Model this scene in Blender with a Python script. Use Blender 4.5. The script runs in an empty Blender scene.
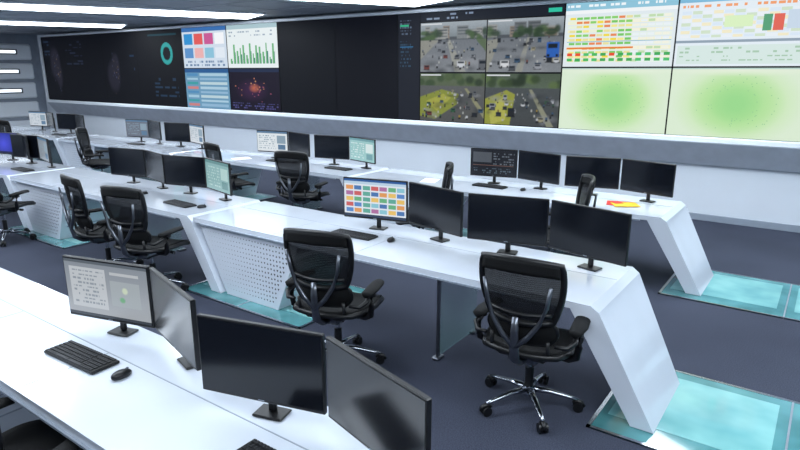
import bpy, math, random
import numpy as np
from mathutils import Vector, Matrix, Euler
random.seed(7); np.random.seed(7)
sc=bpy.context.scene
try:
    sc.view_settings.view_transform='Standard'
except Exception: pass
R=math.radians

# ---------------------------------------------------------------- materials
def lin(h):
    h=h.lstrip('#')
    if len(h)==3: h=''.join(x*2 for x in h)
    c=[int(h[i:i+2],16)/255 for i in (0,2,4)]
    return tuple(((x/12.92) if x<=0.04045 else ((x+0.055)/1.055)**2.4) for x in c)
def mat(name,hexc,rough=0.5,metal=0.0,emit=0.0,coat=0.0,noise=0.0,nscale=40,bump=0.0,alpha=1.0,spec=None):
    m=bpy.data.materials.new(name); m.use_nodes=True
    nt=m.node_tree; p=nt.nodes['Principled BSDF']
    c=lin(hexc)
    p.inputs['Base Color'].default_value=(*c,1)
    p.inputs['Roughness'].default_value=rough
    p.inputs['Metallic'].default_value=metal
    p.inputs['Coat Weight'].default_value=coat
    p.inputs['Coat Roughness'].default_value=0.05
    p.inputs['Alpha'].default_value=alpha
    if spec is not None: p.inputs['Specular IOR Level'].default_value=spec
    if emit>0:
        p.inputs['Emission Color'].default_value=(*c,1); p.inputs['Emission Strength'].default_value=emit
    tc=nt.nodes.new('ShaderNodeTexCoord')
    n=nt.nodes.new('ShaderNodeTexNoise'); n.inputs['Scale'].default_value=nscale; n.inputs['Detail'].default_value=4
    nt.links.new(tc.outputs['Object'],n.inputs['Vector'])
    if noise>0:
        r=nt.nodes.new('ShaderNodeValToRGB')
        r.color_ramp.elements[0].position=0.3; r.color_ramp.elements[1].position=0.7
        r.color_ramp.elements[0].color=(*[x*(1-noise) for x in c],1)
        r.color_ramp.elements[1].color=(*[min(1,x*(1+noise)) for x in c],1)
        nt.links.new(n.outputs['Fac'],r.inputs['Fac']); nt.links.new(r.outputs['Color'],p.inputs['Base Color'])
    if bump>0:
        b=nt.nodes.new('ShaderNodeBump'); b.inputs['Strength'].default_value=bump; b.inputs['Distance'].default_value=0.01
        nt.links.new(n.outputs['Fac'],b.inputs['Height']); nt.links.new(b.outputs['Normal'],p.inputs['Normal'])
    return m
M={}
M['white']=mat('desk_white_lacquer','#d8dfea',0.18,noise=0.02,nscale=3,coat=0.9)
M['edge']=mat('desk_edge_grey','#8f99a6',0.4,noise=0.05,nscale=9)
M['hole']=mat('perforation_dark','#2c303a',0.7,noise=0.1)
M['black']=mat('black_plastic','#0b0c0f',0.42,noise=0.1,nscale=60)
M['blackm']=mat('black_matte_fabric','#08090b',0.8,noise=0.3,nscale=220,bump=0.3,spec=.3)
M['chrome']=mat('polished_aluminium','#a9adb5',0.2,metal=1.0,noise=0.05)
M['dchrome']=mat('graphite_metal','#6a6e76',0.28,metal=0.9,noise=0.05)
M['screen']=mat('screen_off','#0e1118',0.16,noise=0.05,nscale=2)
M['key']=mat('keycap_black','#15171c',0.5,noise=0.1)
M['kbd']=mat('keyboard_body','#050608',0.45,noise=0.1)
M['wallw']=mat('wall_panel_white','#d6dde6',0.35,noise=0.02,nscale=2)
M['ledge']=mat('ledge_grey_metal','#b4bbc7',0.35,metal=0.0,noise=0.08,nscale=5)
M['ceil']=mat('ceiling_grey','#8b929c',0.6,noise=0.06,nscale=3)
M['frame']=mat('frame_light','#e6ecf3',0.3,noise=0.02)
M['dark']=mat('bezel_black','#050609',0.4,noise=0.1,spec=.2)
M['steel']=mat('brushed_steel','#9aa2ae',0.35,metal=0.35,noise=0.12,nscale=3)
M['red']=mat('paper_red','#d0322c',0.6,noise=0.15,nscale=14)
M['yellow']=mat('paper_yellow','#f0c02c',0.6,noise=0.15,nscale=14)
M['paper']=mat('paper_white','#eceff4',0.6,noise=0.03)
M['glass']=mat('divider_glass','#8fb9b9',0.05,noise=0.02,alpha=0.25)
M['diffuser']=mat('light_diffuser','#ecf6ff',0.5,emit=10.2)
M['sconce']=mat('wall_light_lens','#eef6ff',0.5,emit=1.6)

def mesh_fabric():
    m=bpy.data.materials.new('chair_mesh_weave'); m.use_nodes=True
    nt=m.node_tree; p=nt.nodes['Principled BSDF']
    p.inputs['Base Color'].default_value=(0.004,0.0045,0.006,1); p.inputs['Roughness'].default_value=0.7
    p.inputs['Specular IOR Level'].default_value=0.25
    tc=nt.nodes.new('ShaderNodeTexCoord')
    w=nt.nodes.new('ShaderNodeTexWave'); w.bands_direction='Z'; w.inputs['Scale'].default_value=24
    nt.links.new(tc.outputs['Object'],w.inputs['Vector'])
    mr=nt.nodes.new('ShaderNodeMapRange'); mr.inputs['To Min'].default_value=0.66; mr.inputs['To Max'].default_value=0.88
    nt.links.new(w.outputs['Fac'],mr.inputs['Value']); nt.links.new(mr.outputs['Result'],p.inputs['Alpha'])
    return m
M['mesh']=mesh_fabric()

def carpet():
    m=bpy.data.materials.new('carpet_slate'); m.use_nodes=True
    nt=m.node_tree; p=nt.nodes['Principled BSDF']; p.inputs['Roughness'].default_value=0.9
    p.inputs['Specular IOR Level'].default_value=0.2
    tc=nt.nodes.new('ShaderNodeTexCoord')
    a=nt.nodes.new('ShaderNodeTexNoise'); a.inputs['Scale'].default_value=130; a.inputs['Detail'].default_value=3
    b=nt.nodes.new('ShaderNodeTexNoise'); b.inputs['Scale'].default_value=1.2
    nt.links.new(tc.outputs['Object'],a.inputs['Vector']); nt.links.new(tc.outputs['Object'],b.inputs['Vector'])
    mx=nt.nodes.new('ShaderNodeMath'); mx.operation='MULTIPLY_ADD'; mx.inputs[1].default_value=0.25
    nt.links.new(b.outputs['Fac'],mx.inputs[0]); nt.links.new(a.outputs['Fac'],mx.inputs[2])
    r=nt.nodes.new('ShaderNodeValToRGB')
    r.color_ramp.elements[0].position=0.4; r.color_ramp.elements[1].position=0.85
    r.color_ramp.elements[0].color=(*lin('#272b38'),1); r.color_ramp.elements[1].color=(*lin('#4a4f5f'),1)
    nt.links.new(mx.outputs[0],r.inputs['Fac']); nt.links.new(r.outputs['Color'],p.inputs['Base Color'])
    bp=nt.nodes.new('ShaderNodeBump'); bp.inputs['Strength'].default_value=0.4; bp.inputs['Distance'].default_value=0.004
    nt.links.new(a.outputs['Fac'],bp.inputs['Height']); nt.links.new(bp.outputs['Normal'],p.inputs['Normal'])
    return m
M['carpet']=carpet()
def glassfloor(name,c0,c1):
    m=bpy.data.materials.new(name); m.use_nodes=True
    nt=m.node_tree; p=nt.nodes['Principled BSDF']; p.inputs['Roughness'].default_value=0.08; p.inputs['Coat Weight'].default_value=0.5
    tc=nt.nodes.new('ShaderNodeTexCoord')
    b=nt.nodes.new('ShaderNodeTexNoise'); b.inputs['Scale'].default_value=1.7; b.inputs['Detail'].default_value=3
    nt.links.new(tc.outputs['Object'],b.inputs['Vector'])
    r=nt.nodes.new('ShaderNodeValToRGB')
    r.color_ramp.elements[0].position=0.4; r.color_ramp.elements[1].position=0.62
    r.color_ramp.elements[0].color=(*lin(c0),1); r.color_ramp.elements[1].color=(*lin(c1),1)
    nt.links.new(b.outputs['Fac'],r.inputs['Fac']); nt.links.new(r.outputs['Color'],p.inputs['Base Color'])
    return m
M['gfl']=glassfloor('glass_floor_teal','#387478','#5c9ca0')
M['gfl2']=glassfloor('glass_floor_pale','#6aabae','#8fcac8')

def colmat(name,rough=0.3,strength=1.0,spec=.5):
    m=bpy.data.materials.new(name); m.use_nodes=True
    nt=m.node_tree; p=nt.nodes['Principled BSDF']
    a=nt.nodes.new('ShaderNodeAttribute'); a.attribute_name='Col'
    p.inputs['Base Color'].default_value=(0.003,0.003,0.004,1); p.inputs['Roughness'].default_value=rough
    p.inputs['Specular IOR Level'].default_value=spec
    nt.links.new(a.outputs['Color'],p.inputs['Emission Color']); p.inputs['Emission Strength'].default_value=strength
    return m
M['led']=colmat('led_display_pixels',0.6,1.0,.12)
M['lcd']=colmat('lcd_display_pixels',0.25,0.95)

# ---------------------------------------------------------------- builder
class B:
    def __init__(s): s.v=[];s.f=[];s.m=[];s.sm=[];s.slots=[]
    def mi(s,k):
        if k not in s.slots: s.slots.append(k)
        return s.slots.index(k)
    def add(s,vs,fs,k,smooth=False,mtx=None):
        o=len(s.v); i=s.mi(k)
        for p in vs:
            p=Vector(p)
            if mtx is not None: p=mtx@p
            s.v.append(tuple(p))
        for f in fs:
            s.f.append([o+a for a in f]); s.m.append(i); s.sm.append(smooth)
    def box(s,c,size,k,rot=(0,0,0),ch=0.0,taper=(1,1)):
        x,y,z=[a/2 for a in size]; ch=min(ch,x*0.9,y*0.9,z*0.9)
        mt=Matrix.Translation(c)@Euler(rot).to_matrix().to_4x4()
        def ring(zz,ins,cc,t=(1,1)):
            X=(x-ins)*t[0];Y=(y-ins)*t[1]
            if cc<=0: return [(-X,-Y,zz),(X,-Y,zz),(X,Y,zz),(-X,Y,zz)]
            return [(-X+cc,-Y,zz),(X-cc,-Y,zz),(X,-Y+cc,zz),(X,Y-cc,zz),(X-cc,Y,zz),(-X+cc,Y,zz),(-X,Y-cc,zz),(-X,-Y+cc,zz)]
        if ch<=0: rings=[ring(-z,0,0),ring(z,0,0,taper)]
        else: rings=[ring(-z,ch,ch*0.5),ring(-z+ch,0,ch),ring(z-ch,0,ch,taper),ring(z,ch,ch*0.5,taper)]
        s.loft(rings,k,mtx=mt)
    def loft(s,rings,k,mtx=None,smooth=False,caps=True,closed=True):
        n=len(rings[0]); vs=[p for r in rings for p in r]; fs=[]
        for i in range(len(rings)-1):
            for j in range(n if closed else n-1):
                a=i*n+j; b=i*n+(j+1)%n
                fs.append([a,b,b+n,a+n])
        if caps:
            fs.append(list(range(n))[::-1]); fs.append([(len(rings)-1)*n+j for j in range(n)])
        s.add(vs,fs,k,smooth,mtx)
    def tube(s,path,rad,k,seg=10,flat=1.0,up=(0,0,1),smooth=True):
        P=[Vector(p) for p in path]; rings=[]
        for i,p in enumerate(P):
            t=(P[min(i+1,len(P)-1)]-P[max(i-1,0)]).normalized()
            u=Vector(up)
            if abs(t.dot(u))>0.95: u=Vector((0,1,0)) if abs(t.y)<0.9 else Vector((1,0,0))
            a=t.cross(u).normalized(); b=a.cross(t).normalized()
            r=rad[i] if isinstance(rad,(list,tuple)) else rad
            rings.append([tuple(p-a*math.cos(2*math.pi*j/seg)*r+b*math.sin(2*math.pi*j/seg)*r*flat) for j in range(seg)])
        s.loft(rings,k,smooth=smooth)
    def cyl(s,p0,p1,r,k,seg=18): s.tube([p0,p1],r if isinstance(r,(list,tuple)) else [r,r],k,seg,smooth=False)
    def prism(s,poly,y0,y1,k):
        n=len(poly)
        y1s=y1 if isinstance(y1,(list,tuple)) else [y1]*n
        vs=[(a,y0,b) for a,b in poly]+[(a,y1s[i],b) for i,(a,b) in enumerate(poly)]
        fs=[list(range(n)),[n+j for j in range(n)][::-1]]
        for j in range(n):
            b=(j+1)%n; fs.append([b,j,j+n,b+n])
        s.add(vs,fs,k)
    def shell(s,func,nu,nv,th,k,smooth=True):
        g=[[Vector(func(i/nu,j/nv)) for i in range(nu+1)] for j in range(nv+1)]
        def nrm(i,j):
            du=g[j][min(i+1,nu)]-g[j][max(i-1,0)]; dv=g[min(j+1,nv)][i]-g[max(j-1,0)][i]
            n=du.cross(dv)
            return n.normalized() if n.length>1e-9 else Vector((0,0,1))
        W=nu+1; A=[];Bk=[]
        for j in range(nv+1):
            for i in range(W):
                n=nrm(i,j); A.append(tuple(g[j][i]+n*th/2)); Bk.append(tuple(g[j][i]-n*th/2))
        N=len(A); fs=[]
        for j in range(nv):
            for i in range(nu):
                a=j*W+i; fs.append([a,a+1,a+W+1,a+W]); fs.append([N+a,N+a+W,N+a+W+1,N+a+1])
        for i in range(nu):
            fs.append([i+1,i,N+i,N+i+1]); a=nv*W+i; fs.append([a,a+1,N+a+1,N+a])
        for j in range(nv):
            a=j*W; fs.append([a,a+W,N+a+W,N+a]); a=j*W+nu; fs.append([a+W,a,N+a,N+a+W])
        s.add(A+Bk,fs,k,smooth)
    def mesh(s,name):
        me=bpy.data.meshes.new(name); me.from_pydata(s.v,[],s.f)
        for k in s.slots: me.materials.append(M[k])
        me.polygons.foreach_set('material_index',s.m); me.polygons.foreach_set('use_smooth',s.sm)
        me.update(); return me
    def obj(s,name,loc=(0,0,0),rz=0,parent=None):
        return place(s.mesh(name),name,loc,rz,parent)
def place(me,name,loc=(0,0,0),rz=0,parent=None):
    o=bpy.data.objects.new(name,me); sc.collection.objects.link(o)
    o.location=loc; o.rotation_euler=(0,0,rz)
    if parent: o.parent=parent
    return o

# ---------------------------------------------------------------- canvases
class C:
    def __init__(s,w,h,bg='#000000'):
        s.w,s.h=w,h; s.a=np.zeros((h,w,3)); s.a[:]=lin(bg)
    def r(s,x0,y0,x1,y1,c):
        X0,X1=int(round(x0*s.w)),int(round(x1*s.w)); Y0,Y1=int(round(y0*s.h)),int(round(y1*s.h))
        X1=max(X1,X0+1);Y1=max(Y1,Y0+1)
        s.a[max(Y0,0):Y1,max(X0,0):X1]=lin(c) if isinstance(c,str) else c
    def blob(s,cx,cy,rx,ry,c,soft=1.0,amt=1.0):
        yy,xx=np.mgrid[0:s.h,0:s.w]; d=np.sqrt(((xx/s.w-cx)/rx)**2+((yy/s.h-cy)/ry)**2)
        k=np.clip((1-d)/max(soft,1e-3),0,1)[...,None]*amt
        s.a=s.a*(1-k)+np.array(lin(c))*k
    def poly(s,pts,c,amt=1.0):
        yy,xx=np.mgrid[0:s.h,0:s.w]; X=(xx+.5)/s.w; Y=(yy+.5)/s.h
        ins=np.zeros((s.h,s.w),bool); n=len(pts)
        for i in range(n):
            x0,y0=pts[i]; x1,y1=pts[(i+1)%n]
            if y0==y1: continue
            cond=((Y>=min(y0,y1))&(Y<max(y0,y1)))
            xi=x0+(Y-y0)*(x1-x0)/(y1-y0)
            ins^=cond&(X<xi)
        k=ins[...,None]*amt
        s.a=s.a*(1-k)+np.array(lin(c))*k
    def vgrad(s,x0,y0,x1,y1,c0,c1):
        X0,X1=int(x0*s.w),int(x1*s.w);Y0,Y1=int(y0*s.h),int(y1*s.h)
        for y in range(Y0,Y1):
            t=(y-Y0)/max(1,Y1-Y0); s.a[y,X0:X1]=np.array(lin(c0))*(1-t)+np.array(lin(c1))*t
    def noise(s,amt,x0=0,y0=0,x1=1,y1=1):
        X0,X1=int(x0*s.w),int(x1*s.w);Y0,Y1=int(y0*s.h),int(y1*s.h)
        s.a[Y0:Y1,X0:X1]*=1+amt*(np.random.rand(Y1-Y0,X1-X0,1)-0.5)
def canvas_mesh(cv,w,h,name,mk):
    nx,ny=cv.w,cv.h
    xs=np.linspace(-w/2,w/2,nx+1); zs=np.linspace(h/2,-h/2,ny+1)
    vs=[(x,0,z) for z in zs for x in xs]; W=nx+1
    fs=[(j*W+i+W,j*W+i+W+1,j*W+i+1,j*W+i) for j in range(ny) for i in range(nx)]
    me=bpy.data.meshes.new(name); me.from_pydata(vs,[],fs)
    at=me.color_attributes.new('Col','FLOAT_COLOR','CORNER')
    col=np.ones((ny*nx,4,4),dtype=np.float32); col[:,:,:3]=np.clip(cv.a,0,1).reshape(-1,1,3)
    at.data.foreach_set('color',col.ravel()); me.materials.append(M[mk]); me.update(); return me

# ================================================================ ROOM
XL,XR,YF,YB,ZC=-21.6,5.5,-3.0,9.78,3.3
def slab(name,x0,x1,y0,y1,z0,z1,k):
    b=B(); b.box((0,0,0),(x1-x0,y1-y0,z1-z0),k); return b.obj(name,((x0+x1)/2,(y0+y1)/2,(z0+z1)/2))
slab('floor',XL-.2,XR+.2,YF-.2,YB+.2,-0.2,0,'carpet')
slab('ceiling',XL-.2,XR+.2,YF-.2,YB+.2,ZC,ZC+.2,'ceil')
slab('wall_back',XL-.2,XR+.2,YB,YB+.2,0,ZC,'wallw')
slab('wall_front',XL-.2,XR+.2,YF-.2,YF,0,ZC,'wallw')
slab('wall_left',XL-.2,XL,YF,YB,0,ZC,'steel')
slab('wall_right',XR,XR+.2,YF,YB,0,ZC,'wallw')
b=B(); b.box((0,0,0),(XR-XL,0.02,0.1),'edge',ch=0.004); b.obj('baseboard_back',((XL+XR)/2,YB-.01,0.05))
b=B()
for x in np.arange(-21,5.5,1.2): b.box((x,(YF+YB)/2,ZC-.004),(0.02,YB-YF,0.008),'steel')
for y in np.arange(-2.4,9.7,1.2): b.box(((XL+XR)/2,y,ZC-.0045),(XR-XL,0.02,0.007),'steel')
b.obj('trim_1')
b=B()
for i,z in enumerate([0.35,0.95,1.55,2.15,2.75]):
    b.box((XL+.06,4.4,z),(0.12,10.2,0.5),'frame',ch=0.05)
for i,z in enumerate([0.65,1.25,1.85,2.45]):
    b.box((XL+.04,4.4,z),(0.07,10.2,0.08),'steel')
b.obj('trim_2')
for y in (4.6,7.9):
    for z in (1.55,2.15,2.75):
        q=B(); q.box((.015,0,0),(.03,2.3,.16),'dchrome',ch=.008); q.box((.034,0,0),(.012,2.2,.09),'sconce',ch=.004)
        q.obj('wall_light',(XL+.121,y,z))

# ================================================================ VIDEO WALL
SX0,SX1,SZ0,SZ1,SY=-20.75,-0.3,1.27,3.19,9.5
wallobj=bpy.data.objects.new('video_wall',None); sc.collection.objects.link(wallobj)
b=B()
b.box(((SX0+SX1)/2,SY+.14,(SZ0+SZ1)/2),(SX1-SX0,0.27,SZ1-SZ0),'dark')
b.obj('cabinet',parent=wallobj)
b=B()
fw=0.09
b.box(((SX0+SX1)/2,SY+.12,SZ0-fw/2),(SX1-SX0+2*fw,0.32,fw),'frame',ch=0.015)
b.box(((SX0+SX1)/2,SY+.12,SZ1+.03),(SX1-SX0+2*fw,0.32,0.06),'frame',ch=0.015)
b.box((SX0-fw/2,SY+.12,(SZ0+SZ1)/2),(fw,0.32,SZ1-SZ0),'frame')
b.box((SX1+fw/2,SY+.12,(SZ0+SZ1)/2),(fw,0.32,SZ1-SZ0),'frame')
x0,x1=SX0-fw,XR-.02
vs=[(x0,SY-.03,SZ0-fw),(x1,SY-.03,SZ0-fw),(x1,YB-.06,0.84),(x0,YB-.06,0.84),(x0,YB-.005,SZ0-fw),(x1,YB-.005,SZ0-fw),(x1,YB-.005,0.84),(x0,YB-.005,0.84)]
b.add(vs,[[3,2,1,0],[0,1,5,4],[2,3,7,6],[0,4,7,3],[1,2,6,5]],'ledge')
b.obj('display_frame',parent=wallobj)
b=B(); b.box(((SX1+fw+XR)/2,SY+.12,(SZ0-fw+ZC)/2),(XR-SX1-fw-.01,0.3,ZC-SZ0+fw-.01),'wallw'); b.obj('trim_3')

def screen(x0,x1,z0,z1,cv,name):
    me=canvas_mesh(cv,x1-x0-.012,z1-z0-.012,name,'led')
    place(me,name,((x0+x1)/2,SY-.004,(z0+z1)/2),parent=wallobj)
ZM=(SZ0+SZ1)/2
def text(cv,x0,y0,x1,y1,c,rows=6,fill=0.5,seedgap=0.012):
    h=(y1-y0)/rows
    for i in range(rows):
        x=x0
        while x<x1:
            w=random.uniform(0.01,0.05)
            if random.random()<fill: cv.r(x,y0+i*h+h*.2,min(x+w,x1),y0+i*h+h*.65,c)
            x+=w+seedgap
cv=C(320,80,'#090b12')
for cx,cy,rx,ry in ((.10,.42,.05,.3),(.12,.62,.03,.2),(.55,.6,.05,.26),(.57,.45,.03,.2)):
    cv.blob(cx,cy,rx,ry,'#20202c',0.35)
for k in range(44):
    cx=random.choice([.105,.56]); x=cx+random.gauss(0,.015); y=.52+random.gauss(0,.12)
    cv.r(x,y,x+.004,y+.02,random.choice(['#4a423c','#6a5a4c','#333d55','#40405a']))
text(cv,0.2,0.08,0.33,0.45,'#20283a',9,0.5)
text(cv,0.64,0.3,0.7,0.6,'#1d3550',5,0.5); text(cv,0.02,0.05,0.07,0.3,'#222f44',5,.5)
cv.blob(0.905,0.3,0.036,0.145,'#2fa0a0',0.05); cv.blob(0.905,0.3,0.022,0.09,'#0a0c14',0.05)
cv.r(0.80,0.05,0.97,0.07,'#173c48'); text(cv,0.82,0.62,0.96,0.9,'#20364e',5,0.5)
cv.r(0.485,0,0.488,1,'#020203'); cv.r(0.72,0,0.723,1,'#020203')
screen(SX0,-13.45,SZ0,SZ1,cv,'map_display')
xa,xb,xc=-13.45,-11.75,-10.05
cv=C(90,60,'#cfdcea'); cv.r(0,0,1,.1,'#3a6fb0')
for i,c in enumerate(['#2f8fd0','#e05a5a','#c85a94','#f2f4f8']):
    cv.r(.05+.23*i,.15,.25+.23*i,.42,c)
for i,c in enumerate(['#5a90c8','#e8b0b0','#8ac0d8','#dfe8f2']):
    cv.r(.05+.23*i,.5,.25+.23*i,.75,c)
text(cv,.05,.8,.95,.98,'#6a86a8',2,.7)
screen(xa,xb,ZM,SZ1,cv,'card_dashboard')
cv=C(90,60,'#e6eef0'); cv.r(0,0,1,.1,'#a9c4cc'); text(cv,.05,.13,.9,.3,'#99aabb',2,.5)
for i in range(14):
    hh=abs(math.sin(i*1.3))*0.35+0.12
    cv.r(.06+i*.064,.9-hh,.09+i*.064,.9,'#6ab07a'); cv.r(.09+i*.064,.9-hh*.6,.105+i*.064,.9,'#3f7f70')
screen(xb,xc,ZM,SZ1,cv,'bar_chart_dashboard')
cv=C(90,60,'#6a98b8'); cv.r(0,0,1,.1,'#2a5a90')
for i in range(8): cv.r(.04,.12+i*.11,.3,.18+i*.11,['#4f8ab8','#9fc4d8','#3f9aa0','#c88080'][i%4]); cv.r(.34,.12+i*.11,.96,.18+i*.11,['#a8c8da','#8fb4d0','#b8d0d8'][i%3])
screen(xa,xb,SZ0,ZM,cv,'list_dashboard')
cv=C(90,60,'#150f22'); cv.blob(.45,.5,.35,.3,'#3a2044',1); cv.blob(.5,.45,.12,.12,'#c0684a',1)
for k in range(26):
    x=.5+random.gauss(0,.16);y=.45+random.gauss(0,.12); cv.r(x,y,x+.02,y+.025,random.choice(['#b07058','#8a4860','#c08a60']))
cv.r(0,0,1,.08,'#1d2a48'); text(cv,.05,.8,.95,.97,'#4a4a80',3,.6)
screen(xb,xc,SZ0,ZM,cv,'heat_map_display')
cv=C(8,8,'#070a12'); screen(xc,-8.4,SZ0,SZ1,cv,'blank_display'); screen(-8.4,-6.85,SZ0,SZ1,C(8,8,'#070912'),'blank_display_b')
xs0,xs1=-6.85,-3.64
cv=C(40,120,'#1a1e28'); text(cv,.1,.05,.6,.2,'#5a6a80',5,.6); text(cv,.1,.24,.6,.5,'#2f4a60',8,.4); cv.r(.1,.1,.5,.115,'#30b080'); cv.r(.1,.3,.7,.31,'#3070a0')
screen(xs0,xs0+.5,SZ0,SZ1,cv,'camera_menu')
def vehicle(cv,x,y,s,c,kind='car'):
    w,h=s,s*1.05
    if kind=='bus': w,h=s*1.3,s*2.2
    if kind=='bike': w,h=s*.32,s*.9
    cv.r(x-.2*w,y-h*.08,x+w*1.02,y+h*.06,'#1c1e21')
    cv.r(x,y-h,x+w,y,c)
    if kind=='bike':
        cv.r(x,y-h*.45,x+w,y,'#17181b'); return
    cv.r(x+w*.12,y-h*.9,x+w*.88,y-h*.6,'#1a222b')
    cv.r(x+w*.05,y-h*.18,x+w*.25,y-h*.02,'#101114'); cv.r(x+w*.75,y-h*.18,x+w*.95,y-h*.02,'#101114')
def street(kind):
    cv=C(170,112,'#50565c'); rr=random.Random(kind*11+5)
    if kind in (0,1):
        cv.vgrad(0,0,1,.3,'#a4aeb6','#7c868c')
        for i in range(9):
            x=rr.uniform(-.05,.95); w=rr.uniform(.08,.2); h=rr.uniform(.1,.24)
            cv.r(x,.3-h,x+w,.34,rr.choice(['#7f8588','#989a98','#6c7074','#8a7f74']))
            for q in range(3): cv.r(x+.01,.3-h+.03+q*.06,x+w-.01,.3-h+.05+q*.06,'#4f565c')
        for i in range(16):
            x=rr.uniform(0,1) if kind else rr.choice([rr.uniform(0,.35),rr.uniform(.7,1)])
            cv.blob(x,rr.uniform(.2,.34),rr.uniform(.04,.1),rr.uniform(.06,.14),rr.choice(['#2f4230','#3c5238','#48603e']),.5,.9)
        cv.vgrad(0,.36,1,1,'#6f757c','#84898f')
        if kind==0:
            cv.poly([(0,.36),(.3,.36),(0,.75)],'#8f9088'); cv.poly([(.42,.36),(.47,.36),(.72,1),(.55,1)],'#989a94')
            cv.poly([(.85,.36),(1,.36),(1,.6)],'#596a50')
        else:
            cv.poly([(0,.4),(.18,.36),(.02,1),(0,1)],'#8f9088'); cv.poly([(.55,.36),(.58,.36),(.5,1),(.4,1)],'#92948e')
    elif kind==2:
        cv.vgrad(0,0,1,.3,'#5f6e58','#56614a')
        for i in range(16): cv.blob(rr.uniform(0,1),rr.uniform(.03,.22),.08,.1,rr.choice(['#2c3c2a','#3c4f34','#4f6040']),.5,.9)
        cv.vgrad(0,.26,1,1,'#5c5f60','#525352')
        cv.poly([(.0,.5),(.35,.33),(.62,.42),(.6,.62),(.25,.95),(0,.9)],'#868f3c'); cv.poly([(.1,.58),(.38,.42),(.5,.5),(.28,.78)],'#a3a548')
        cv.poly([(.7,.3),(.74,.3),(1,.75),(1,.9)],'#8c8c70')
    else:
        cv.vgrad(0,0,1,.3,'#4e5c4c','#5a6858')
        for i in range(16): cv.blob(rr.uniform(0,1),rr.uniform(.03,.25),.08,.1,rr.choice(['#2a3828','#38492f','#5a6e44']),.5,.9)
        cv.vgrad(0,.28,1,1,'#4c5254','#44484a')
        cv.poly([(0,.5),(.3,.32),(.42,.4),(.36,1),(0,1)],'#93983f'); cv.poly([(.05,.65),(.28,.45),(.3,.9),(.1,1)],'#b0b054')
        cv.poly([(.6,.3),(.64,.3),(.95,1),(.86,1)],'#8a8c78')
    for i in range(14):
        cv.blob(rr.uniform(0,1),rr.uniform(.4,1),rr.uniform(.05,.2),rr.uniform(.03,.1),rr.choice(['#3c4044','#2f3336','#90949a']),1,.6)
    for lane in ((.2,.9),(.78,1.3)):
        for q in range(6):
            t0=.38+q*.1
            xx=.48+(lane[0]-.48)*(t0-.3)*1.4
            cv.r(xx,t0,xx+.008+.01*q*.3,t0+.04,'#b0b2b0')
    cols=['#c0c4ca','#9498a0','#22252a','#6a3a34','#35506a','#98947c','#4a4e54','#5e6268','#30343a'] 
    if kind>=2: cols+=['#988038','#2f5a40']
    ys=sorted(rr.uniform(.36,.97) for _ in range(38))
    for y in ys:
        s=.025+.10*(y-.33); x=rr.uniform(.02,.92)
        k=rr.random()
        vehicle(cv,x,y,s,rr.choice(cols),'bike' if k<.55 else ('car' if k<.96 else 'bus'))
    if kind==1: vehicle(cv,.8,.72,.12,'#2d62b8','bus'); vehicle(cv,.2,.9,.12,'#d4d6da')
    if kind==0: vehicle(cv,.58,.9,.12,'#c8ccd2')
    cv.noise(.25)
    for _ in range(2):
        a=cv.a.copy(); cv.a=(2*a+np.roll(a,1,0)+np.roll(a,1,1)+np.roll(a,-1,1)+np.roll(a,-1,0))/6
    cv.r(.02,.03,.34,.055,'#d8dce0'); cv.r(0,0,1,.008,'#101318'); cv.r(0,.99,1,1,'#101318'); cv.r(0,0,.008,1,'#101318')
    cv.a*=.9
    return cv
cx0=xs0+.5; cxm=(cx0+xs1)/2; zt=SZ1-.17
zmc=(SZ0+zt)/2
cv=C(160,10,'#1c212b'); text(cv,.05,.1,.4,.9,'#8090a8',2,.5); cv.r(.9,.3,.98,.7,'#30c0a0'); screen(cx0,xs1,zt,SZ1,cv,'camera_header')
screen(cx0,cxm,zmc,zt,street(0),'camera_feed_a'); screen(cxm,xs1,zmc,zt,street(1),'camera_feed_b')
screen(cx0,cxm,SZ0,zmc,street(2),'camera_feed_c'); screen(cxm,xs1,SZ0,zmc,street(3),'camera_feed_d')
xm=-2.0
cv=C(200,110,'#dfe9ee'); cv.r(0,0,1,.12,'#8fc4da'); cv.r(0,.12,1,.17,'#f0f4f6'); text(cv,.02,.02,.9,.1,'#eef6fa',1,.6)
for i in range(11):
    y=.22+i*.066
    cv.r(.03,y,.97,y+.05,'#f2f0d0' if i%2 else '#e4efe6')
    for j in range(14):
        c=random.choice(['#f0d84a','#8ad070','#f2e890','#e8f0d8','#78c868','#e8e0a0'])
        if random.random()<.12: c='#e88858'
        cv.r(.05+j*.065,y+.005,.105+j*.065,y+.042,c if (j<9) else random.choice(['#e8f0f4','#c0dcb0','#f0f0e0']))
cv.r(.03,.6,.97,.61,'#60a8c8'); cv.r(.03,.69,.65,.72,'#e8803a'); 
for j in range(12): cv.r(.04+j*.08,.78,.09+j*.08,.83,random.choice(['#4ab860','#e85030','#50c070','#40a858']))
for j in range(12): cv.r(.04+j*.08,.86,.09+j*.08,.91,random.choice(['#4ab860','#50c070','#40a858']))
screen(xs1,xm,ZM,SZ1,cv,'traffic_table_display')
cv=C(200,110,'#e2ecf4'); cv.r(0,0,1,.1,'#7fb8d8'); text(cv,.03,.12,.9,.2,'#f0a070',1,.7)
for i in range(7):
    y=.22+i*.055
    for j in range(12):
        cv.r(.03+j*.078,y,.1+j*.078,y+.042,['#d8e6f4','#cfe0c8','#e8eef4','#f0e8c8'][(i*3+j)%4])
cv.r(.35,.3,.55,.45,'#d8efc0'); cv.r(.62,.3,.68,.52,'#58a078'); cv.r(.69,.3,.76,.52,'#e06858'); cv.r(.78,.25,.9,.5,'#c8d8e8')
cv.r(0,.63,1,.66,'#90a0b0'); cv.r(.02,.7,.98,.96,'#d5e6e2'); text(cv,.04,.72,.95,.94,'#a8c8b0',4,.5)
screen(xm,SX1,ZM,SZ1,cv,'signal_table_display')
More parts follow.
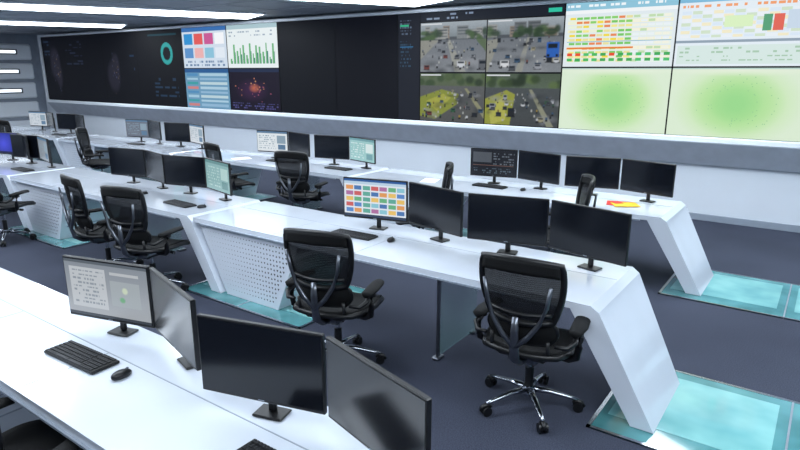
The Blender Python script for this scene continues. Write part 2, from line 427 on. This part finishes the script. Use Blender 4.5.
for (a,c_,n) in ((xs1,xm,'zone_map_a'),(xm,SX1,'zone_map_b')):
    cv=C(150,85,'#d9ead2')
    cv.blob(.5,.5,.48,.62,'#c4e6ac',.5); cv.blob(.5,.5,.36,.5,'#aade96',.6); cv.blob(.5,.5,.2,.3,'#9ad88e',.7)
    cv.blob(.5,.02,.7,.1,'#e6eedd',1); cv.r(0,0,1,.02,'#b8d0c8')
    for k in range(60):
        an=random.uniform(0,6.28); rr=random.uniform(.5,1); cv.r(.5+.3*rr*math.cos(an),.5+.42*rr*math.sin(an),.5+.3*rr*math.cos(an)+.004,.51+.42*rr*math.sin(an),'#8cc890')
    screen(a,c_,SZ0,ZM,cv,n)
b=B()
for x in (xa,xb,xc,-6.85,xs1,xm): b.box((x,SY-.006,(SZ0+SZ1)/2),(0.02,0.008,SZ1-SZ0),'dark')
b.box(((xa+xc)/2,SY-.006,ZM),(xc-xa,0.008,0.02),'dark'); b.box(((xs1+SX1)/2,SY-.006,ZM),(SX1-xs1,0.008,0.022),'dark')
b.obj('bezel_seams',parent=wallobj)

# ================================================================ DESKS
ZD=0.75
PITCH=4.15; LEN=4.05
def make_desk(depth):
    b=B(); th=.045; L=LEN
    lt=.13
    poly=[(-L,ZD-th),(-lt-.0,ZD-th),(.44-lt,.012),(.45,.012),(.055,ZD-.035),(.0,ZD),(-L,ZD)]
    db=depth-.2
    b.prism(poly,0,[depth,depth,db,db,depth-.01,depth,depth],'white')
    b.box((-L/2-.05,-.002,ZD-th-.006),(L-.3,.02,.012),'edge')  # grey strip modelled in as the shadow line below the front edge
    b.box((-L/2,depth*.62,ZD+.0008),(L-.02,.006,.0016),'edge')
    b.box((-L*.48,depth*.31,ZD+.0008),(.005,depth*.6,.0016),'edge')
    b.box((-L*.72,depth*.31,ZD+.0008),(.005,depth*.6,.0016),'edge')
    b.box((-L/2,depth*.72,ZD-th-.05),(L-.5,.06,.09),'edge',ch=.006)
    p0,p1=-L,-L+1.45
    y0,y1=.03,depth-.12
    b0,b1=p0+.42,p0+1.15
    b.prism([(b0,.012),(b1,.012),(p1,ZD-th-.012),(p0+.06,ZD-th-.012)],y0,y1,'white')
    zb,zt_=.08,ZD-.12
    rows=13
    for r_ in range(rows):
        z=zb+(zt_-zb)*r_/(rows-1); t=(z-.012)/(ZD-th-.024)
        xa_=b0+(p0+.06-b0)*t+.06; xb_=b1+.3*t-.05
        n=int((xb_-xa_)/.042)
        for c in range(n+1):
            x=xa_+(xb_-xa_)*(c+(.5 if r_%2 else 0))/(n+1)
            s=.003+.011*(c/n)*(0.5+0.5*(1-abs(r_/(rows-1)-.5)))
            yy=y0-.0015
            b.add([(x-s,yy,z-s*.8),(x+s,yy,z-s*.8),(x,yy,z+s)] if (c+r_)%2 else [(x-s,yy,z+s*.8),(x,yy,z-s),(x+s,yy,z+s*.8)],[[0,1,2]],'hole')
    for i in range(3):
        t=.25+.25*i; z=.012+t*(ZD-th-.024); x=b1+.3*t
        b.box((x+.002,(y0+y1)/2,z),(.006,(y1-y0)*.8,.01),'edge')
    gx=-1.18
    b.box((gx,depth*.42,(.02+ZD-th)/2),(.012,depth*.62,ZD-th-.03),'glass')
    b.box((gx,depth*.1,(ZD-th)/2+.005),(.022,.022,ZD-th-.012),'dchrome')
    b.box((gx,depth*.1,.012),(.06,.10,.02),'dchrome',ch=.004)
    b.box((gx,depth*.72,.012),(.06,.10,.02),'dchrome',ch=.004)
    return b.mesh('control_desk')
DM={'w':make_desk(.96),'n':make_desk(.74)}
ROWS=[(1.0,-.98,'n',2),(3.57,-1.08,'w',3),(6.3,-1.28,'w',4)]
def xr(row,k): return ROWS[row][1]-k*PITCH
def glass_strip(x0,x1,y0,y1):
    b=B(); cx,cy=(x0+x1)/2,(y0+y1)/2; w,h=x1-x0,y1-y0
    b.box((0,0,.004),(w,h,.008),'gfl')
    n=max(1,int(round(w/1.1)))
    for i in range(n):
        px=-w/2+(i+.5)*w/n
        b.box((px,0.05,.0085),(w/n-.14,h-.34,.003),'gfl2')
    for s in (-1,1):
        b.box((0,s*(h/2-.012),.0055),(w,.024,.011),'chrome'); b.box((s*(w/2-.012),0,.0055),(.024,h,.011),'chrome')
    for i in range(1,n): b.box((-w/2+i*w/n,0,.0055),(.012,h,.0108),'steel')
    b.obj('glass_floor_panel',(cx,cy,0))
for ri,(fy,x0,dk,n) in enumerate(ROWS):
    for k in range(n):
        place(DM[dk],'control_desk',(xr(ri,k),fy,0))
        d=.96 if dk=='w' else .74
        if ri==0: continue
        if k==0: glass_strip(x0+.08,5.3,fy-.15,fy+d)
        glass_strip(xr(ri,k)-LEN-.1,xr(ri,k)-LEN+1.6,fy-.15,fy+d)

# ================================================================ MONITORS
MW,MH=.61,.36
def monitor_mesh():
    b=B()
    zc=.10+MH/2
    b.box((0,.012,zc),(MW,.024,MH),'black',ch=.004)
    b.box((0,-.0005,zc+.003),(MW-.016,.002,MH-.026),'screen')
    b.box((0,.035,zc),(MW*.62,.03,MH*.6),'black',ch=.012)
    b.box((0,-.001,.109),(.03,.0015,.004),'steel')
    b.box((0,.085,.14),(.04,.022,.26),'black',ch=.006)
    b.box((0,.065,zc),(.09,.05,.09),'black',ch=.006)
    b.box((0,.075,.006),(.15,.10,.012),'black',ch=.005)
    return b.mesh('computer_monitor')
MON=monitor_mesh()
def monitor(x,y,rz,cv=None,sc_=1):
    o=place(MON,'computer_monitor',(x,y,ZD+.002),rz); o.scale=(sc_,sc_,sc_)
    if cv is not None:
        place(canvas_mesh(cv,MW-.02,MH-.03,'screen_image','lcd'),'screen_image',(0,-.0025,.10+MH/2+.003),0,o)
    return o
def pair(jx,jy,cl=None,cr=None,a=15.5,s=1):
    a=R(a); h=MW/2*s+.008
    monitor(jx-h*math.cos(a),jy-h*math.sin(a),a,cl,s)
    monitor(jx+h*math.cos(a),jy-h*math.sin(a),-a,cr,s)
def cv_login():
    cv=C(140,80,'#9aa1a8'); cv.vgrad(0,0,1,1,'#858d96','#a6abb1'); cv.r(.0,.0,1,.05,'#5a626a'); cv.r(.06,.12,.5,.85,'#bcc1c6'); text(cv,.09,.16,.47,.8,'#8d969f',9,.6)
    cv.r(.55,.3,.9,.75,'#a1a9ae'); cv.blob(.72,.45,.04,.07,'#c4d0b8',.4); cv.blob(.68,.62,.04,.06,'#70a880',.4); cv.r(.56,.15,.9,.2,'#b8bcc0'); cv.r(0,.95,1,1,'#3a4048'); return cv
def cv_tiles():
    cv=C(126,72,'#dfe6ee'); cv.r(0,0,1,.12,'#b8d0e4'); cv.r(0,0,1,.05,'#2a5a9a'); cv.r(0,.93,1,1,'#2a3a55')
    cols=['#e09a5a','#5a88c8','#68b080','#cc6060','#4a76b0','#e8c068','#8ac4d4','#b070a0','#60a898']
    for i in range(7):
        for j in range(5): cv.r(.03+i*.138,.16+j*.155,.15+i*.138,.275+j*.155,cols[(i*4+j*7+i*j)%9])
    return cv
def cv_page(a='#dfe6ea',b_='#8aa0b0',h='#5a7a98'):
    cv=C(70,40,a); cv.r(0,0,1,.1,h); text(cv,.05,.18,.6,.9,b_,7,.6); cv.r(.65,.2,.95,.6,b_); cv.r(.68,.65,.93,.9,h); return cv
def cv_dark():
    cv=C(70,40,'#1b1e25'); cv.r(.04,.1,.45,.5,'#50565e'); text(cv,.5,.1,.95,.6,'#626a74',5,.6); cv.r(.04,.6,.95,.63,'#6a5048'); text(cv,.05,.7,.9,.95,'#50606c',3,.5); return cv
def cv_blue():
    cv=C(50,30,'#1a2a90'); cv.blob(.4,.5,.5,.6,'#4a50d8',.9); cv.r(0,.9,1,1,'#101840'); return cv
pair(-2.79,1.65,cv_login(),None,s=.97); pair(-1.48,1.565,s=.97)
pair(-2.80-PITCH,1.6); pair(-1.48-PITCH,1.6)
my=4.30
pair(-2.99,my,cv_tiles(),None,13,1.05); pair(-1.67,my,None,None,13,1.05)
pair(-2.93-PITCH,my,None,None,13); pair(-1.66-PITCH-.05,my,None,cv_page('#7fa8a8','#a8c8c4','#5a8888'),13)
pair(-2.93-2*PITCH+.6,my,cv_blue(),None,13); pair(-1.66-2*PITCH,my,None,cv_page('#8a929c'),13)
by=7.02
pair(-3.19,by,cv_dark(),None,13); pair(-1.91,by,None,None,13)
pair(-7.3,by,cv_page(),None,13); pair(-5.98,by,None,cv_page('#9ac8c8','#d8e8e8','#70a0a8'),13)
pair(-11.3,by,cv_page('#6a7280'),None,13); pair(-9.95,by,None,cv_page('#cdd4da'),13)
pair(-15.6,by,cv_page('#c8d0d8'),None,13); pair(-14.2,by,None,None,13)

# ================================================================ KEYBOARDS / MICE
def kb_mesh():
    b=B(); b.box((0,0,.008),(.44,.15,.016),'kbd',ch=.004)
    for r_ in range(6):
        y=.06-r_*.0235-(0.004 if r_ else 0)
        x=-.212
        while x<.205:
            w=.0185
            if r_==5 and -.12<x<-.0: w=.115
            if x+w>.214: break
            if not(.075<x<.082 or .135<x<.140): b.box((x+w/2,y,.018),(w-.003,.0195,.007),'key',ch=.002)
            x+=w
            if abs(x-.078)<.01: x+=.008
    return b.mesh('computer_keyboard')
KB=kb_mesh()
def mouse_mesh():
    b=B(); rings=[]
    for i,(z,s) in enumerate([(0,.9),(.008,1),(.018,.95),(.027,.75),(.033,.4),(.034,.1)]):
        rings.append([(math.cos(t)*.031*s,math.sin(t)*.055*s-(.004*i),z) for t in [2*math.pi*j/20 for j in range(20)]])
    b.loft(rings,'black',smooth=True); b.cyl((-.003,.03,.028),(.003,.03,.028),.007,'dchrome',10)
    return b.mesh('computer_mouse')
MS=mouse_mesh()
def kb(x,y,rz=0): place(KB,'computer_keyboard',(x,y,ZD+.002),R(rz))
def ms(x,y,rz=0): place(MS,'computer_mouse',(x,y,ZD+.002),R(rz))
kb(-2.98,1.34,3); ms(-2.63,1.36,10)
kb(-1.48,1.30,0); ms(-1.13,1.3,0)
kb(-3.36,3.98,2); ms(-2.98,4.03,15)
kb(-6.95,3.92,0); ms(-6.6,3.95); kb(-5.75,3.85,-3); ms(-5.42,3.9)
kb(-9.7,3.92)
kb(-3.45,6.78,-2); ms(-3.0,6.8); kb(-7.25,6.73); ms(-6.9,6.75); kb(-5.95,6.72); kb(-11.3,6.7); kb(-14.4,6.7)

b=B(); b.box((0,0,.003),(.21,.29,.006),'red',ch=.001); b.box((.06,.05,.0085),(.2,.27,.005),'yellow',rot=(0,0,.3),ch=.001); b.box((.0,-.04,.0125),(.12,.1,.003),'red',rot=(0,0,.6)); b.obj('stack_of_leaflets',(-1.80,6.72,ZD+.002),R(-75))
b=B(); b.box((0,0,.002),(.21,.297,.004),'paper'); b.obj('paper_sheet',(-4.3,6.7,ZD+.002),.3)
b=B(); b.box((0,0,.002),(.21,.297,.004),'paper'); b.obj('paper_sheet',(-8.0,6.6,ZD+.002),-.4)

# ================================================================ CHAIRS
def chair_mesh():
    b=B()
    for i in range(5):
        a=2*math.pi*i/5+.3; c,s=math.cos(a),math.sin(a)
        b.tube([(c*.03,s*.03,.125),(c*.14,s*.14,.118),(c*.27,s*.27,.092),(c*.325,s*.325,.082)],[.028,.022,.017,.014],'chrome',10,flat=.75)
        b.cyl((c*.32,s*.32,.085),(c*.32,s*.32,.05),.009,'dchrome',10)
        px,py=-s,c
        for sd in (-1,1):
            q=(c*.325,s*.325)
            b.cyl((q[0]+px*sd*.010,q[1]+py*sd*.010,.032),(q[0]+px*sd*.030,q[1]+py*sd*.030,.032),.032,'black',18)
        b.tube([(c*.325+c*.035,s*.325+s*.035,.035),(c*.325+c*.02,s*.325+s*.02,.064),(c*.325-c*.01,s*.325-s*.01,.071),(c*.325-c*.03,s*.325-s*.03,.05)],.016,'black',8)
    b.cyl((0,0,.09),(0,0,.15),[.045,.038],'chrome',20)
    b.cyl((0,0,.14),(0,0,.28),.028,'black',16); b.cyl((0,0,.28),(0,0,.41),.017,'chrome',14)
    b.box((0,-.02,.415),(.20,.32,.075),'dchrome',ch=.02)
    b.box((0,-.02,.375),(.13,.2,.03),'black',ch=.01)
    b.cyl((-.24,.03,.42),(.24,.03,.42),.010,'dchrome',10)
    for s in (-1,1): b.cyl((s*.24,.03,.42),(s*.28,.03,.42),.016,'black',12)
    def seat(u,v):
        x=(u-.5)*2; y=(v-.5)*2
        X=x*math.sqrt(1-.28*y*y); Y=y*math.sqrt(1-.28*x*x)
        w=.255+.015*Y
        z=.490+.018*X*X-.012*(1-Y*Y)-(.05*max(0,Y-.35)**2*2.2)+.02*max(0,-Y-.4)
        return (X*w*1.12,.02+Y*.285,z)
    b.shell(seat,16,16,.03,'blackm')
    ring=[]
    for i in range(33):
        t=i/32*4; k=int(t)%4; f=t-int(t)
        uv=[(f,0),(1,f),(1-f,1),(0,1-f)][k]
        p=seat(*uv); ring.append((p[0],p[1],p[2]-.014))
    b.tube(ring,.022,'black',8)
    b.box((0,.02,.457),(.36,.36,.02),'black',ch=.008)
    def mkback(z0,z1,wb,wt,yb0,yb1,curve,ru=.20,rv=.22):
        def f(u,v):
            x=(u-.5)*2; yv=(v-.5)*2
            X=x*math.sqrt(1-rv*yv*yv); V=yv*math.sqrt(1-ru*x*x)
            vv=(V+1)/2
            w=(wb+(wt-wb)*vv)*1.09
            return (X*w, yb0+(yb1-yb0)*vv-.015*math.sin(math.pi*vv)+curve*X*X, z0+(z1-z0)*vv)
        return f
    def panel(f,r,k='mesh',th=.006):
        b.shell(lambda u,v:f(1-u,v),16,14,th,k)
        ring=[]
        for i in range(49):
            t=i/48*4; kk=int(t)%4; q=t-int(t)
            ring.append(f(*[(q,0),(1,q),(1-q,1),(0,1-q)][kk]))
        b.tube(ring,r,'black',8)
    up=mkback(.70,1.12,.205,.255,-.275,-.335,.07)
    lo=mkback(.555,.705,.185,.215,-.235,-.262,.07,.1,.3)
    panel(up,.020); panel(lo,.014,'blackm',.02)
    # upper yoke / shoulder rest
    b.shell(lambda u,v: tuple(Vector(up(1-(.03+.94*u),.80+.20*v))+Vector((0,-.004,0))),14,4,.032,'blackm')
    # wide lower cross member of the upper panel
    b.tube([tuple(Vector(up(.06+.88*i/12,.16))+Vector((0,-.014,0))) for i in range(13)],.013,'black',8)
    b.tube([(0,-.12,.41),(0,-.24,.42),(0,-.315,.47),(0,-.335,.56),(0,-.342,.66),(0,-.342,.76)],[.036,.036,.034,.030,.026,.02],'dchrome',12,flat=.6)
    for s in (-1,1):
        b.tube([(0,-.335,.56),(s*.08,-.337,.64),(s*.145,-.335,.74),(s*.185,-.335,.85),(s*.205,-.345,.98)],[.018,.017,.015,.013,.011],'dchrome',10)
        b.tube([(s*.05,-.16,.43),(s*.14,-.19,.44),(s*.18,-.235,.50),(s*.18,-.25,.60)],[.018,.016,.014,.012],'black',10)
        b.tube([(s*.15,-.05,.43),(s*.27,-.07,.435),(s*.32,-.10,.47),(s*.335,-.11,.55),(s*.315,-.07,.625)],[.024,.023,.023,.022,.026],'black',10)
        b.tube([(s*.31,-.11,.62),(s*.325,-.17,.60),(s*.29,-.22,.57),(s*.22,-.245,.58)],[.018,.016,.015,.013],'black',8)
        b.cyl((s*.318,-.07,.61),(s*.318,-.07,.64),.03,'black',14)
        rg=[]
        for y,w,z in [(-.17,.022,.646),(-.15,.042,.650),(-.05,.052,.653),(.07,.050,.655),(.13,.040,.651),(.155,.018,.644)]:
            rg.append([(s*.315-(s*.28)*max(0,y)*.6+w*math.cos(t),y,z+.019*math.sin(t)) for t in [2*math.pi*j/14 for j in range(14)]])
        b.loft(rg,'blackm',smooth=True)
    return b.mesh('office_chair')
CH=chair_mesh()
def chair(x,y,rz): place(CH,'office_chair',(x,y,0.001),R(rz))
chair(-1.41,3.45,5); chair(-2.86,3.18,14)
chair(-5.45,3.27,12); chair(-6.35,3.3,-10); chair(-8.7,3.2,25)
chair(-5.98,6.0,12); chair(-7.55,6.0,-14); chair(-11.3,5.95,-45)
chair(-3.85,5.85,121); chair(-2.23,5.95,118)
chair(-2.72,.93,12); chair(-10.9,3.2,-5); chair(-15.0,6.0,15)

# ================================================================ LIGHTS
def ceiling_light(x,y,L=4.9,W=1.25,rz=-26):
    e=bpy.data.objects.new('ceiling_light_panel',None); sc.collection.objects.link(e)
    e.location=(x,y,ZC); e.rotation_euler=(0,0,R(rz))
    b=B(); t=.05
    for s in (-1,1):
        b.box((s*(W/2+t/2),0,-.016),(t,L+2*t,.03),'frame',ch=.006); b.box((0,s*(L/2+t/2),-.016),(W,t,.03),'frame',ch=.006)
    b.obj('housing',(0,0,-.001),0,e)
    b=B(); b.box((0,0,-.02),(W,L,.025),'diffuser'); b.obj('diffuser',(0,0,0),0,e)
for (x,y,L) in [(-11.2,6.95,4.6),(-16.0,7.3,3.8),(-6.75,6.9,4.6),(-2.2,6.85,4.5),(2.2,6.85,4.5),(-13.6,1.3,4.7),(-9.0,1.3,4.7),(-4.4,1.3,4.7),(.2,1.3,4.7),(-18.6,2.0,4.7)]:  # front row of panels is out of view, added to light the room
    ceiling_light(x,y,L)
w=bpy.data.worlds.new('world'); sc.world=w; w.use_nodes=True
w.node_tree.nodes['Background'].inputs[0].default_value=(.5,.6,.8,1); w.node_tree.nodes['Background'].inputs[1].default_value=.1

cam=bpy.data.cameras.new('camera'); co=bpy.data.objects.new('camera',cam); sc.collection.objects.link(co)
co.location=(0,0,2.19); co.rotation_euler=(R(90-14.48),0,R(35.6)); cam.lens=27; cam.sensor_width=36; cam.clip_start=.02
sc.camera=co
